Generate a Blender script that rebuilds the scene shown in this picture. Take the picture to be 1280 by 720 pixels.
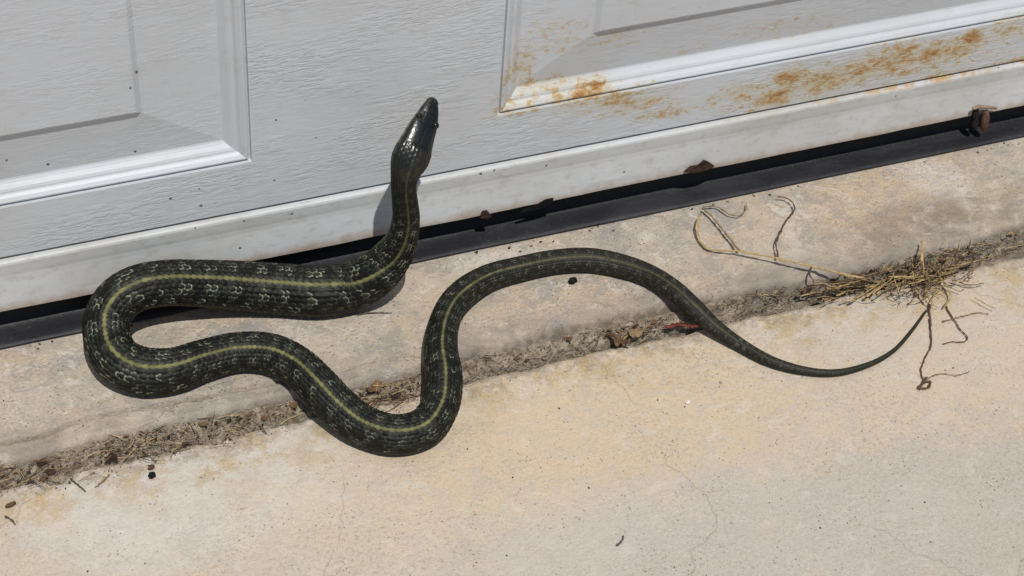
import bpy, math, random
import numpy as np
from mathutils import Matrix, Vector

rng = np.random.default_rng(7)
random.seed(7)
scene = bpy.context.scene
for o in list(bpy.data.objects):
    bpy.data.objects.remove(o)
col = scene.collection

# ------------------------------------------------------------------ camera
# axes: X along the garage door (right), Y into the garage, Z up; metres
F_PX = 2384.8                                    # focal length in pixels of the 1280 wide photograph
_a = np.array([8200 - 640, -1266 - 360, F_PX]); _b = np.array([434 - 640, 2900 - 360, F_PX])
EX = _a / np.linalg.norm(_a); EZ = -_b / np.linalg.norm(_b); EY = np.cross(EZ, EX)
EX = np.cross(EY, EZ)
R = np.array([EX, EY, EZ])                       # image axes (right, down, forward) -> world
CAM = np.array([-0.33449, -0.76338, 0.75479])
cd = bpy.data.cameras.new('camera'); cam = bpy.data.objects.new('camera', cd); col.objects.link(cam)
right, up, back = R @ [1, 0, 0], R @ [0, -1, 0], R @ [0, 0, -1]
M = Matrix(((right[0], up[0], back[0], CAM[0]), (right[1], up[1], back[1], CAM[1]),
            (right[2], up[2], back[2], CAM[2]), (0, 0, 0, 1)))
cam.matrix_world = M
cd.sensor_fit = 'HORIZONTAL'; cd.sensor_width = 36.0; cd.lens = F_PX / 1280 * 36.0
cd.clip_start = 0.02; cd.clip_end = 500
scene.camera = cam

def ray(p):
    d = np.array([p[0] - 640, p[1] - 360, F_PX]); return R @ (d / np.linalg.norm(d))
def hit(p, ax, v):                               # pixel -> point on the plane axis = v
    d = ray(p); return CAM + d * ((v - CAM[ax]) / d[ax])

# ------------------------------------------------------------------ light
SUN = np.array([-0.03, -0.435, 0.90]); SUN = SUN / np.linalg.norm(SUN)
elev = math.asin(SUN[2])
w = bpy.data.worlds.new('World'); scene.world = w; w.use_nodes = True
nt = w.node_tree; bg = nt.nodes['Background']
sky = nt.nodes.new('ShaderNodeTexSky'); sky.sky_type = 'NISHITA'; sky.sun_disc = False
sky.sun_elevation = elev; sky.sun_rotation = math.atan2(SUN[0], SUN[1])
nt.links.new(sky.outputs[0], bg.inputs[0]); bg.inputs[1].default_value = 0.055
sl = bpy.data.lights.new('sun', 'SUN'); sl.energy = 3.3; sl.angle = math.radians(0.55); sl.color = (1, 0.965, 0.91)
so = bpy.data.objects.new('sun', sl); col.objects.link(so)
so.rotation_euler = Vector(SUN).to_track_quat('Z', 'Y').to_euler(); so.location = (0, -2, 4)
vs = scene.view_settings
vs.view_transform = 'Standard'; vs.look = 'None'; vs.gamma = 1; vs.use_curve_mapping = False; vs.exposure = 0.0
scene.render.engine = 'CYCLES'

# ------------------------------------------------------------------ helpers
def srgb(r, g, b):
    return tuple(((c / 255) / 12.92 if c / 255 <= .04045 else ((c / 255 + .055) / 1.055) ** 2.4) for c in (r, g, b)) + (1,)

class Mat:
    """thin wrapper round a node tree"""
    def __init__(s, name, rough=.8, spec=.3):
        s.m = bpy.data.materials.new(name); s.m.use_nodes = True
        s.t = s.m.node_tree; s.b = s.t.nodes['Principled BSDF']
        s.b.inputs['Roughness'].default_value = rough; s.b.inputs['Specular IOR Level'].default_value = spec
        s.pos = s.n('ShaderNodeNewGeometry').outputs['Position']
    def n(s, typ, **kw):
        x = s.t.nodes.new(typ)
        for k, v in kw.items(): setattr(x, k, v)
        return x
    def set(s, sock, v):
        if isinstance(v, bpy.types.NodeSocket): s.t.links.new(v, sock)
        else: sock.default_value = v
    def math(s, op, a, b=0.0, c=None, clamp=False):
        x = s.n('ShaderNodeMath', operation=op, use_clamp=clamp)
        s.set(x.inputs[0], a); s.set(x.inputs[1], b)
        if c is not None: s.set(x.inputs[2], c)
        return x.outputs[0]
    def mapping(s, scale=(1, 1, 1), loc=(0, 0, 0), rot=(0, 0, 0), vec=None):
        x = s.n('ShaderNodeMapping'); s.set(x.inputs[0], vec or s.pos)
        x.inputs['Scale'].default_value = scale; x.inputs['Location'].default_value = loc; x.inputs['Rotation'].default_value = rot
        return x.outputs[0]
    def noise(s, scale, detail=3, rough=.55, vec=None, dist=0.0):
        x = s.n('ShaderNodeTexNoise'); s.set(x.inputs['Vector'], vec or s.pos)
        x.inputs['Scale'].default_value = scale; x.inputs['Detail'].default_value = detail
        x.inputs['Roughness'].default_value = rough; x.inputs['Distortion'].default_value = dist
        return x.outputs[0]
    def voronoi(s, scale, feature='F1', vec=None, rnd=1.0):
        x = s.n('ShaderNodeTexVoronoi', feature=feature); s.set(x.inputs['Vector'], vec or s.pos)
        x.inputs['Scale'].default_value = scale; x.inputs['Randomness'].default_value = rnd
        return x.outputs['Distance']
    def ramp(s, v, a, b, lo=0.0, hi=1.0):
        x = s.n('ShaderNodeMapRange', interpolation_type='SMOOTHSTEP'); s.set(x.inputs[0], v)
        for i, q in enumerate((a, b, lo, hi)): x.inputs[i + 1].default_value = q
        return x.outputs[0]
    def mix(s, f, a, b, mode='MIX'):
        x = s.n('ShaderNodeMix', data_type='RGBA', blend_type=mode)
        s.set(x.inputs[0], f); s.set(x.inputs[6], a); s.set(x.inputs[7], b)
        return x.outputs[2]
    def bump(s, h, dist, strength=1.0, normal=None):
        x = s.n('ShaderNodeBump'); s.set(x.inputs['Height'], h)
        x.inputs['Distance'].default_value = dist; x.inputs['Strength'].default_value = strength
        if normal: s.set(x.inputs['Normal'], normal)
        return x.outputs[0]
    def blob(s, x, y, z, sx, sy, sz, ang=0):     # soft ellipse mask at a world position
        v = s.n('ShaderNodeVectorMath', operation='SUBTRACT'); s.set(v.inputs[0], s.pos); v.inputs[1].default_value = (x, y, z)
        r = s.mapping(rot=(0, ang, 0) if sy > 1 else (0, 0, ang), vec=v.outputs[0])
        m = s.n('ShaderNodeVectorMath', operation='MULTIPLY'); s.set(m.inputs[0], r); m.inputs[1].default_value = (1 / sx, 1 / sy, 1 / sz)
        l = s.n('ShaderNodeVectorMath', operation='LENGTH'); s.set(l.inputs[0], m.outputs[0])
        return s.ramp(l.outputs['Value'], 0.0, 1.0, 1.0, 0.0)
    def col(s, c): s.set(s.b.inputs['Base Color'], c)
    def nrm(s, n): s.set(s.b.inputs['Normal'], n)

def mesh_obj(name, verts, faces, mats, parent=None, smooth=False, fmat=None):
    me = bpy.data.meshes.new(name)
    me.from_pydata([tuple(map(float, v)) for v in verts], [], [tuple(int(i) for i in f) for f in faces])
    for m in (mats if isinstance(mats, (list, tuple)) else [mats]): me.materials.append(m)
    if fmat is not None: me.polygons.foreach_set('material_index', np.asarray(fmat, dtype=np.int32))
    if smooth: me.polygons.foreach_set('use_smooth', np.ones(len(me.polygons), dtype=bool))
    me.update()
    o = bpy.data.objects.new(name, me); col.objects.link(o)
    if parent: o.parent = parent
    return o
def tag(o, label=None, cat=None, group=None, kind=None):
    for k, v in (('label', label), ('category', cat), ('group', group), ('kind', kind)):
        if v: o[k] = v
    return o
def empty(name, loc=(0, 0, 0)):
    o = bpy.data.objects.new(name, None); col.objects.link(o); o.location = loc; o.empty_display_size = .02
    return o

_tab = np.random.default_rng(3).random((257, 257))
def vnoise(x, y):
    x = np.asarray(x, float); y = np.asarray(y, float)
    xi = np.floor(x).astype(int); yi = np.floor(y).astype(int); fx = x - xi; fy = y - yi
    fx = fx * fx * (3 - 2 * fx); fy = fy * fy * (3 - 2 * fy)
    g = lambda i, j: _tab[i % 256, j % 256]
    return (g(xi, yi) * (1 - fx) + g(xi + 1, yi) * fx) * (1 - fy) + (g(xi, yi + 1) * (1 - fx) + g(xi + 1, yi + 1) * fx) * fy
def fbm(x, y, o=4):
    s = 0; a = .5
    for k in range(o):
        s = s + a * vnoise(np.asarray(x) * 2 ** k + 17.3 * k, np.asarray(y) * 2 ** k + 5.1 * k); a *= .5
    return s - .5
def sstep(v, a, b):
    t = np.clip((v - a) / (b - a), 0, 1); return t * t * (3 - 2 * t)

def grid_faces(nx, ny, off=0):
    i = np.arange(nx - 1)[:, None]; j = np.arange(ny - 1)[None, :]
    a = off + i * ny + j
    return np.stack([a, a + ny, a + ny + 1, a + 1], -1).reshape(-1, 4)

def catmull(P, n):
    """centripetal-ish smooth curve through the rows of P, n samples evenly spaced along it"""
    P = np.asarray(P, float); d = 3
    Q = np.vstack([2 * P[0] - P[1], P, 2 * P[-1] - P[-2]])
    out = []
    for k in range(1, len(Q) - 2):
        p0, p1, p2, p3 = Q[k - 1:k + 3]
        t0 = 0.; t1 = np.linalg.norm((p1 - p0)[:d]) ** .5 + 1e-9; t2 = t1 + np.linalg.norm((p2 - p1)[:d]) ** .5 + 1e-9
        t3 = t2 + np.linalg.norm((p3 - p2)[:d]) ** .5 + 1e-9
        t = np.linspace(t1, t2, 40, endpoint=False)[:, None]
        A1 = (t1 - t) / (t1 - t0) * p0 + (t - t0) / (t1 - t0) * p1; A2 = (t2 - t) / (t2 - t1) * p1 + (t - t1) / (t2 - t1) * p2
        A3 = (t3 - t) / (t3 - t2) * p2 + (t - t2) / (t3 - t2) * p3
        B1 = (t2 - t) / (t2 - t0) * A1 + (t - t0) / (t2 - t0) * A2; B2 = (t3 - t) / (t3 - t1) * A2 + (t - t1) / (t3 - t1) * A3
        out.append((t2 - t) / (t2 - t1) * B1 + (t - t1) / (t2 - t1) * B2)
    C = np.vstack(out + [P[-1:]])
    s = np.concatenate([[0], np.cumsum(np.linalg.norm(np.diff(C[:, :3], axis=0), axis=1))])
    u = np.linspace(0, s[-1], n)
    return np.stack([np.interp(u, s, C[:, i]) for i in range(C.shape[1])], 1), u

def tube_geo(P, r, sides=5, flat=1.0):
    """verts, faces of a tapered tube along points P (n,3) with radii r"""
    P = np.asarray(P, float); n = len(P); r = np.broadcast_to(np.asarray(r, float), (n,))
    T = np.gradient(P, axis=0); T /= np.linalg.norm(T, axis=1)[:, None] + 1e-12
    ref = np.array([.3, .2, .93]); V = []
    for k in range(n):
        a = np.cross(T[k], ref); a /= np.linalg.norm(a) + 1e-9; b = np.cross(T[k], a)
        for q in range(sides):
            th = 2 * math.pi * q / sides; V.append(P[k] + r[k] * (math.cos(th) * a + flat * math.sin(th) * b))
    Fc = [(k * sides + q, k * sides + (q + 1) % sides, (k + 1) * sides + (q + 1) % sides, (k + 1) * sides + q)
          for k in range(n - 1) for q in range(sides)]
    Fc += [tuple(range(sides))[::-1], tuple((n - 1) * sides + q for q in range(sides))]
    return V, Fc

LIP = 0.010                                        # garage slab above the driveway

# ------------------------------------------------------------------ materials
def concrete(name, base, tan, grey, pale, relief=1.0, patch=.55, areas=None):
    m = Mat(name, .88, .25)
    big = m.noise(7.0, 4, .6, dist=.4); mid = m.noise(26, 5, .62, dist=.6); mot = m.noise(95, 4, .65); fine = m.noise(420, 3, .7); grain = m.noise(1500, 2, .6)
    c = m.mix(m.ramp(big, .40, .62), base, tan)
    c = m.mix(m.ramp(mid, .47, .70, 0, .75), c, grey)
    c = m.mix(m.ramp(m.noise(15, 4, .6, vec=m.mapping(loc=(3.1, 1.7, 0)), dist=.5), .52, .72, 0, .7), c, pale)
    if areas: c = areas(m, c)
    c = m.mix(m.ramp(mot, .40, .66, .0, .34), c, grey)
    gmod = m.ramp(m.noise(13, 4, .65, vec=m.mapping(loc=(4, 9, 2))), .38, .62, .22, 1)
    c = m.mix(m.math('MULTIPLY', gmod, m.ramp(fine, .34, .52, .50, 0)), c, srgb(142, 131, 116))
    c = m.mix(m.ramp(m.noise(640, 3, .7, vec=m.mapping(loc=(1, 5, 0))), .50, .66, 0, .42), c, pale)
    c = m.mix(m.ramp(grain, .55, .72, 0, .35), c, pale); c = m.mix(m.math('MULTIPLY', gmod, m.ramp(grain, .46, .32, 0, .42)), c, srgb(128, 116, 100))
    pz = m.noise(52, 5, .72, vec=m.mapping(loc=(9, 4, 0)), dist=.8)
    c = m.mix(m.ramp(pz, .535, .60, 0, .55 * patch), c, grey); c = m.mix(m.ramp(m.noise(70, 5, .75, vec=m.mapping(loc=(2, 8, 1)), dist=.6), .56, .63, 0, .6 * patch), c, pale)
    c = m.mix(m.ramp(m.noise(38, 5, .75, vec=m.mapping(loc=(5, 3, 1)), dist=.9), .56, .64, 0, .45 * patch), c, tan)
    pit = m.math('MULTIPLY', m.ramp(m.voronoi(330, vec=m.mapping(loc=(1, 1, 0))), .08, .2, 1, 0), m.ramp(m.noise(48, 3, .6, vec=m.mapping(loc=(6, 6, 0))), .46, .62, 0, .7))
    c = m.mix(pit, c, srgb(124, 112, 96))
    # dark flecks, uneven
    sp = m.ramp(m.voronoi(210), .05, .13, 1, 0)
    c = m.mix(m.math('MULTIPLY', sp, m.ramp(m.noise(60, 2, vec=m.mapping(loc=(.3, .9, 0))), .56, .64, 0, .75)), c, srgb(96, 84, 68))
    # hairline cracks
    wv = m.n('ShaderNodeVectorMath', operation='ADD'); m.set(wv.inputs[0], m.mapping(rot=(0, 0, .5)))
    nz = m.n('ShaderNodeTexNoise'); m.set(nz.inputs['Vector'], m.pos); nz.inputs['Scale'].default_value = 22; nz.inputs['Detail'].default_value = 5
    sc = m.n('ShaderNodeVectorMath', operation='SCALE'); m.set(sc.inputs[0], nz.outputs['Color']); sc.inputs['Scale'].default_value = .05
    m.set(wv.inputs[1], sc.outputs[0])
    cr = m.voronoi(4.6, 'DISTANCE_TO_EDGE', vec=wv.outputs[0])
    crk = m.math('MULTIPLY', m.ramp(cr, .0, .0032, 1, 0), m.ramp(m.noise(9, 2, vec=m.mapping(loc=(7, 2, 0))),   .47, .56, 0, .34))
    c = m.mix(crk, c, srgb(140, 124, 104))
    h = m.math('ADD', m.math('MULTIPLY', mot, .9), m.math('MULTIPLY', fine, .55))
    h = m.math('ADD', h, m.math('MULTIPLY', grain, .22)); h = m.math('SUBTRACT', h, m.math('MULTIPLY', pit, .6)); h = m.math('SUBTRACT', h, m.math('MULTIPLY', crk, .5))
    m.nrm(m.bump(h, .0016 * relief, .75))
    return m, c

def drive_areas(D, c):
    # washed pale patch by the joint, tan middle, greyer concrete further out
    nb2 = D.noise(26, 7, .78, dist=.7)
    for px, py, sx, sy, k, colr in ((250, 615, .10, .045, .75, srgb(201, 195, 186)), (640, 500, .07, .02, .4, srgb(206, 197, 181)), (560, 600, .12, .05, .55, srgb(202, 184, 157)), (760, 520, .13, .05, .85, srgb(202, 180, 150)), (1000, 560, .12, .05, .5, srgb(197, 179, 152)), (1230, 500, .10, .04, .5, srgb(199, 180, 155)), (1130, 700, .24, .075, .9, srgb(178, 170, 160)), (820, 730, .18, .06, .75, srgb(185, 177, 167))):
        p = hit((px, py), 2, 0)
        q = D.ramp(D.math('ADD', D.blob(p[0], p[1], 0, sx * 1.5, sy * 1.6, .5), D.math('MULTIPLY', D.math('SUBTRACT', nb2, .5), 2.0)), .12, .62, 0, k)
        c = D.mix(q, c, colr)
    sep = D.n('ShaderNodeSeparateXYZ'); D.set(sep.inputs[0], D.pos)
    yy = D.math('ADD', sep.outputs[1], D.math('MULTIPLY', D.math('SUBTRACT', D.noise(18, 4, .6), .5), .07))
    c = D.mix(D.math('MULTIPLY', D.ramp(yy, -.135, -.098), D.ramp(D.noise(42, 4, .7), .45, .58, .0, .85)), c, srgb(178, 152, 108))
    yj = D.math('ADD', sep.outputs[1], D.math('MULTIPLY', D.math('SUBTRACT', D.noise(40, 5, .7), .5), .045))
    return D.mix(D.math('MULTIPLY', D.ramp(yj, -.104, -.091, 0, .7), D.ramp(D.noise(160, 4, .7), .4, .56)), c, srgb(132, 120, 104))
mDrive, c = concrete('driveway_concrete', srgb(195, 184, 168), srgb(195, 177, 154), srgb(178, 171, 162), srgb(205, 198, 189), areas=drive_areas)
mDrive.col(c)
mSlab, c = concrete('garage_slab_concrete', srgb(186, 174, 156), srgb(191, 170, 144), srgb(150, 146, 141), srgb(207, 200, 190), relief=1.9, patch=1.0)
sep = mSlab.n('ShaderNodeSeparateXYZ'); mSlab.set(sep.inputs[0], mSlab.pos)
# weathered grey band along the worn edge of the slab
yy = mSlab.math('ADD', sep.outputs[1], mSlab.math('MULTIPLY', mSlab.math('SUBTRACT', mSlab.noise(30, 4, .6), .5), .035))
c = mSlab.mix(mSlab.math('MULTIPLY', mSlab.ramp(yy, -.048, -.078), mSlab.ramp(mSlab.noise(45, 3), .3, .58, .15, .8)), c, srgb(140, 131, 122))
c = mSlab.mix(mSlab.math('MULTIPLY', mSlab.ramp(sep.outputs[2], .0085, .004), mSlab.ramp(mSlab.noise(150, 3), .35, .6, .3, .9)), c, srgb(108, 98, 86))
for x0, y0, x1, y1, r in ((1120, 285, 1280, 225, 0),):
    p = hit((1180, 270), 2, LIP)
    c = mSlab.mix(mSlab.math('MULTIPLY', mSlab.blob(p[0], p[1], LIP, .13, .035, .05, -.02), mSlab.ramp(mSlab.noise(38, 4, .65), .38, .6, 0, .75)), c, srgb(128, 116, 100))
mSlab.col(c)

m = Mat('soil', .95, .1); mSoil = m
a = m.noise(130, 4, .7); b = m.noise(500, 3, .7)
c = m.mix(m.ramp(a, .36, .64), srgb(122, 110, 96), srgb(168, 156, 138)); c = m.mix(m.ramp(b, .38, .5, .7, 0), c, srgb(78, 70, 60)); m.col(c)
m.nrm(m.bump(m.math('ADD', a, m.math('MULTIPLY', b, .7)), .003, .9))

def plain(name, rgb, rough=.85, var=.35, spec=.2, scale=220):
    m = Mat(name, rough, spec); c = srgb(*rgb); d = tuple(x * (1 - var) for x in c[:3]) + (1,)
    m.col(m.mix(m.ramp(m.noise(scale, 3, .6), .35, .65), d, c)); m.nrm(m.bump(m.noise(scale * 4, 2), .0004, .5))
    return m.m
mStraw = plain('straw', (184, 160, 112)); mStraw2 = plain('dull_straw', (146, 124, 92)); mTwig = plain('twig_brown', (98, 78, 60))
mGrit = plain('dark_grit', (38, 35, 33)); mStone = plain('grey_grain', (140, 130, 116)); mLeaf = plain('dead_leaf', (116, 90, 66), var=.5)
mLeafD = plain('dark_dead_leaf', (66, 49, 42), var=.5); mRed = plain('red_bark', (118, 58, 46), .6, .4); mWhite = plain('white_chip', (236, 234, 228)); mBlackP = plain('black_pellet', (24, 22, 20), .6)
mMud = plain('mud_speck', (104, 99, 93))

# painted steel door: paint, embossed grain, grime and rust
def door_paint(name, grain, rust=True):
    m = Mat(name, .42, .4)
    base = srgb(193, 197, 202)
    c = m.mix(m.ramp(m.noise(9, 4, .6), .35, .7, 0, .55), base, srgb(183, 186, 189))
    c = m.mix(m.ramp(m.noise(160, 4, .7, vec=m.mapping((.5, 1, 1))), .52, .75, 0, .30), c, srgb(168, 166, 158))
    sp = m.math('MULTIPLY', m.ramp(m.voronoi(130), .04, .10, 1, 0), m.ramp(m.noise(35, 2), .60, .66, 0, .6))
    c = m.mix(sp, c, srgb(120, 116, 108))
    rough = .42
    if rust:
        blobs = [(722, 118, .016, .006, .8), (742, 113, .018, .009, 1.0), (700, 122, .022, .006, .6), (765, 122, .02, .010, .75), (700, 60, .03, .012, .32), (770, 50, .03, .012, .36), (790, 128, .04, .011, .55), (830, 138, .03, .007, .5),
                 (930, 112, .035, .011, .6), (965, 120, .026, .012, .9), (985, 95, .022, .013, .85), (1030, 98, .035, .016, .8), (1075, 86, .03, .016, .75),
                 (1000, 108, .09, .016, .5), (1140, 75, .10, .020, .55), (760, 122, .07, .012, .42), (1120, 72, .04, .018, .8), (1160, 66, .035, .014, .75), (1213, 45, .013, .009, 1.15), (1195, 58, .04, .013, .7), (1260, 35, .04, .014, .55), (1270, 74, .045, .005, .75), (1190, 90, .05, .005, .6), (1060, 118, .05, .004, .6), (655, 90, .014, .022, .5), (634, 98, .006, .008, .7), (640, 133, .03, .008, .5), (690, 112, .05, .010, .5), (700, 40, .03, .01, .3), (960, 44, .04, .012, .28), (1005, 40, .04, .012, .3), (870, 70, .04, .010, .18)]
        acc = None
        for px, py, sx, sz, k in blobs:
            p = hit((px, py), 1, .014)
            q = m.math('MULTIPLY', m.blob(p[0], .012, p[2], sx * 1.15, 9, sz * 1.25, -.03), k)
            acc = q if acc is None else m.math('MAXIMUM', acc, q)
        spk = m.noise(210, 5, .8, vec=m.mapping((.62, 1, 1.25)), dist=.5); spk2 = m.noise(420, 3, .7)
        v = m.math('ADD', acc, m.math('MULTIPLY', m.math('SUBTRACT', spk, .52), 3.0))
        v = m.math('ADD', v, m.math('MULTIPLY', m.math('SUBTRACT', spk2, .5), 1.2))
        v = m.math('MULTIPLY', v, m.ramp(acc, .0, .18))
        halo = m.math('MAXIMUM', m.ramp(v, .05, .75, 0, .70), m.ramp(acc, .12, .8, 0, .55)); core = m.ramp(v, .30, .95, 0, .88); deep = m.ramp(v, .78, 1.35, 0, .8)
        c = m.mix(halo, c, srgb(186, 171, 124)); c = m.mix(core, c, m.mix(m.ramp(spk2, .4, .62), srgb(150, 106, 56), srgb(176, 138, 80))); c = m.mix(deep, c, srgb(130, 74, 34))
        rough = m.math('ADD', m.math('MULTIPLY', core, .4), .42)
    m.col(c); m.set(m.b.inputs['Roughness'], rough)
    g1 = m.noise(1, 3, .55, vec=m.mapping((75, 75, 430)), dist=1.2); g2 = m.noise(1, 2, .5, vec=m.mapping((60, 60, 620), loc=(4, 1, 2)), dist=.6)
    gm = m.ramp(m.noise(26, 3, .6, vec=m.mapping((.6, 1, 1.6))), .40, .62, .08, 1)
    h = m.math('ADD', m.math('MULTIPLY', m.math('MULTIPLY', m.ramp(g1, .38, .56), gm), 1.0), m.math('MULTIPLY', g2, .35))
    dent = m.noise(14, 2, .5)
    n = m.bump(dent, .0016, .5)
    m.nrm(m.bump(h, .0011, grain, normal=n))
    return m.m
mSkin = door_paint('door_paint_woodgrain', .30)
mMould = door_paint('door_paint_moulding', .06)
mField = door_paint('door_paint_field', .16)
m = Mat('retainer_paint', .5, .3); mRet = m.m
sep = m.n('ShaderNodeSeparateXYZ'); m.set(sep.inputs[0], m.pos)
c = m.mix(m.ramp(m.noise(11, 4, .6), .35, .7), srgb(194, 197, 199), srgb(184, 185, 183))
c = m.mix(m.ramp(m.noise(240, 4, .7, vec=m.mapping((.5, 1, 1))), .50, .70, 0, .42), c, srgb(158, 152, 142)); c = m.mix(m.ramp(m.noise(36, 5, .7, vec=m.mapping((.5, 1, 2))), .5, .68, 0, .4), c, srgb(164, 160, 152))
zz = m.math('ADD', sep.outputs[2], m.math('MULTIPLY', m.math('SUBTRACT', m.noise(90, 4, .7), .5), .012))
c = m.mix(m.ramp(zz, .038, .0305, 0, .8), c, srgb(158, 138, 120))
rp = hit((1200, 95), 1, .012)
zz2 = m.math('MULTIPLY', m.ramp(sep.outputs[2], .0595, .063), m.math('MULTIPLY', m.ramp(sep.outputs[0], rp[0] - .22, rp[0]), m.ramp(m.noise(130, 4, .7), .42, .6, 0, .8)))
c = m.mix(zz2, c, srgb(182, 142, 72))
m.col(c); m.nrm(m.bump(m.noise(60, 3), .0008, .4))

m = Mat('black_rubber', .55, .35); mSeal = m.m
sep = m.n('ShaderNodeSeparateXYZ'); m.set(sep.inputs[0], m.pos)
flare_mask = m.math('MULTIPLY', m.ramp(m.noise(60, 4, .65, vec=m.mapping((.4, 1, 1))), .36, .66, .25, 1), m.ramp(sep.outputs[1], .0155, .0120))  # patchy lighter grey on the front flare, none on the upper band
c = m.mix(flare_mask, srgb(26, 26, 29), srgb(48, 49, 54))
c = m.mix(m.math('MULTIPLY', m.ramp(m.noise(330, 4, .7), .60, .74, 0, .35), 1), c, srgb(100, 94, 86))
m.col(c); m.nrm(m.bump(m.noise(300, 3), .0006, .5))

# ------------------------------------------------------------------ the ground
XA, XB = -0.55, 0.75                               # stretch of the joint that is modelled finely
def lip_w(x): x = np.asarray(x); return .006 + .008 * sstep(x, -.13, -.05) * sstep(-x, -.12, -.06)
def y_edge(x): return -0.0835 + lip_w(x) + 0.010 * fbm(np.asarray(x) * 9, 2.2, 3) + 0.004 * fbm(np.asarray(x) * 60, 8.2, 3) + .006 * sstep(np.asarray(x), .12, .36)
nx = 1150; xs = np.linspace(XA, XB, nx)
# soil / debris band width in front of the lip
def band(x):
    x = np.asarray(x); w = .0025 + .0075 * sstep(-x, .12, .22) + .007 * np.exp(-((x + .095) / .03) ** 2) + .002 * np.exp(-((x - .07) / .03) ** 2) + .010 * np.exp(-((x - .235) / .030) ** 2)
    w = np.maximum(w - .002 * sstep(x, .28, .33), .002)
    return np.maximum(w * (1 + 1.3 * fbm(x * 30, 4.4, 3) + 1.2 * fbm(x * 140, 1.4, 3)), .0012)

# driveway: one sheet to the horizon, its far edge lies under the soil of the joint
xe = np.linspace(XA, XB, 1400); ye0 = -.0885 + .0045 * fbm(xe * 45, 3.1, 3) + .003 * fbm(xe * 220, 7.1, 3)
ne = len(xe); V = np.zeros((4, ne, 3)); V[:, :, 0] = xe
V[0, :, 1] = -.13; V[1, :, 1] = ye0 - .0022 + .002 * fbm(xe * 300, 2.4, 2); V[2, :, 1] = ye0; V[3, :, 1] = ye0 + .0012
V[2, :, 2] = -.0012 - .0012 * fbm(xe * 90, 1.1, 2); V[3, :, 2] = -.012
Fd_ = [(r0 * ne + k, r0 * ne + k + 1, (r0 + 1) * ne + k + 1, (r0 + 1) * ne + k) for r0 in range(3) for k in range(ne - 1)]
V = V.reshape(-1, 3).tolist(); k = len(V)
V += [(-60, -90, 0), (60, -90, 0), (60, -.13, 0), (-60, -.13, 0), (XA, -.13, 0), (XB, -.13, 0), (-60, -.088, 0), (XA, -.088, 0), (XB, -.088, 0), (60, -.088, 0)]
Fd_ += [(k, k + 1, k + 2, k + 5, k + 4, k + 3), (k + 3, k + 4, k + 7, k + 6), (k + 5, k + 2, k + 9, k + 8)]
drive = mesh_obj('driveway', V, Fd_, mDrive.m); tag(drive, kind='structure')
earth = mesh_obj('ground', [(-80, -100, -.06), (80, -100, -.06), (80, 100, -.06), (-80, 100, -.06)], [(0, 1, 2, 3)], mSoil.m); tag(earth, kind='structure')

# garage slab with a worn, rounded lip and, to the left, a spalled crack behind the lip
t = np.concatenate([np.linspace(-.020, .006, 38), np.linspace(.0075, .018, 16), np.linspace(.020, .046, 14)])
X = np.repeat(xs[:, None], len(t), 1); ye = y_edge(xs)[:, None]; Y = ye + t[None, :]
drop = sstep(-t[None, :] + .0035 * fbm(X * 90, Y * 90, 3) + .002 * fbm(X * 30, 1.0, 2), -.0045, lip_w(X) + .002)
Z = LIP - drop * (LIP + .006)
Z = Z + (.0026 * fbm(X * 45, Y * 45, 3) + .0022 * fbm(X * 170, Y * 170, 4)) * sstep(t[None, :], .030, .004) + .0005 * fbm(X * 160, Y * 160, 3)
cy = .0135 + .004 * fbm(xs * 25, 9.9, 3)[:, None]
amp = sstep(-X, .10, .15) * (.55 + .9 * np.clip(fbm(X * 18, 3.3, 2) + .3, 0, 1))
Z = Z - .0050 * amp * np.exp(-((t[None, :] - cy) / .0011) ** 2) - .0016 * amp * sstep(cy - t[None, :], -.001, .001) * sstep(t[None, :], -.002, .002)
Z[:, -1] = LIP; V = np.stack([X, Y, Z], -1).reshape(-1, 3); Fg = grid_faces(nx, len(t)).tolist()
V = V.tolist(); k0 = len(V); last = len(t) - 1
V += [(x, 3.5, LIP) for x in xs]
Fg += [(i * len(t) + last, (i + 1) * len(t) + last, k0 + i + 1, k0 + i) for i in range(nx - 1)]
k1 = len(V)
V += [(-6, -.085, LIP), (XA, float(Y[0, -1]), LIP), (XA, 3.5, LIP), (-6, 3.5, LIP), (XB, float(Y[-1, -1]), LIP), (6, -.085, LIP), (6, 3.5, LIP), (XB, 3.5, LIP),
      (-6, -.085, -.02), (XA, float(Y[0, 8]), -.02), (XA, float(Y[0, 8]), LIP), (6, -.085, -.02), (XB, float(Y[-1, 8]), -.02), (XB, float(Y[-1, 8]), LIP)]
Fg += [(k1, k1 + 10, k1 + 1, k1 + 2, k1 + 3), (k1 + 4, k1 + 13, k1 + 5, k1 + 6, k1 + 7), (k1 + 8, k1 + 9, k1 + 10, k1), (k1 + 12, k1 + 11, k1 + 5, k1 + 13)]
slab = mesh_obj('garage_slab', V, Fg, mSlab.m, smooth=True); tag(slab, kind='structure')

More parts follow.
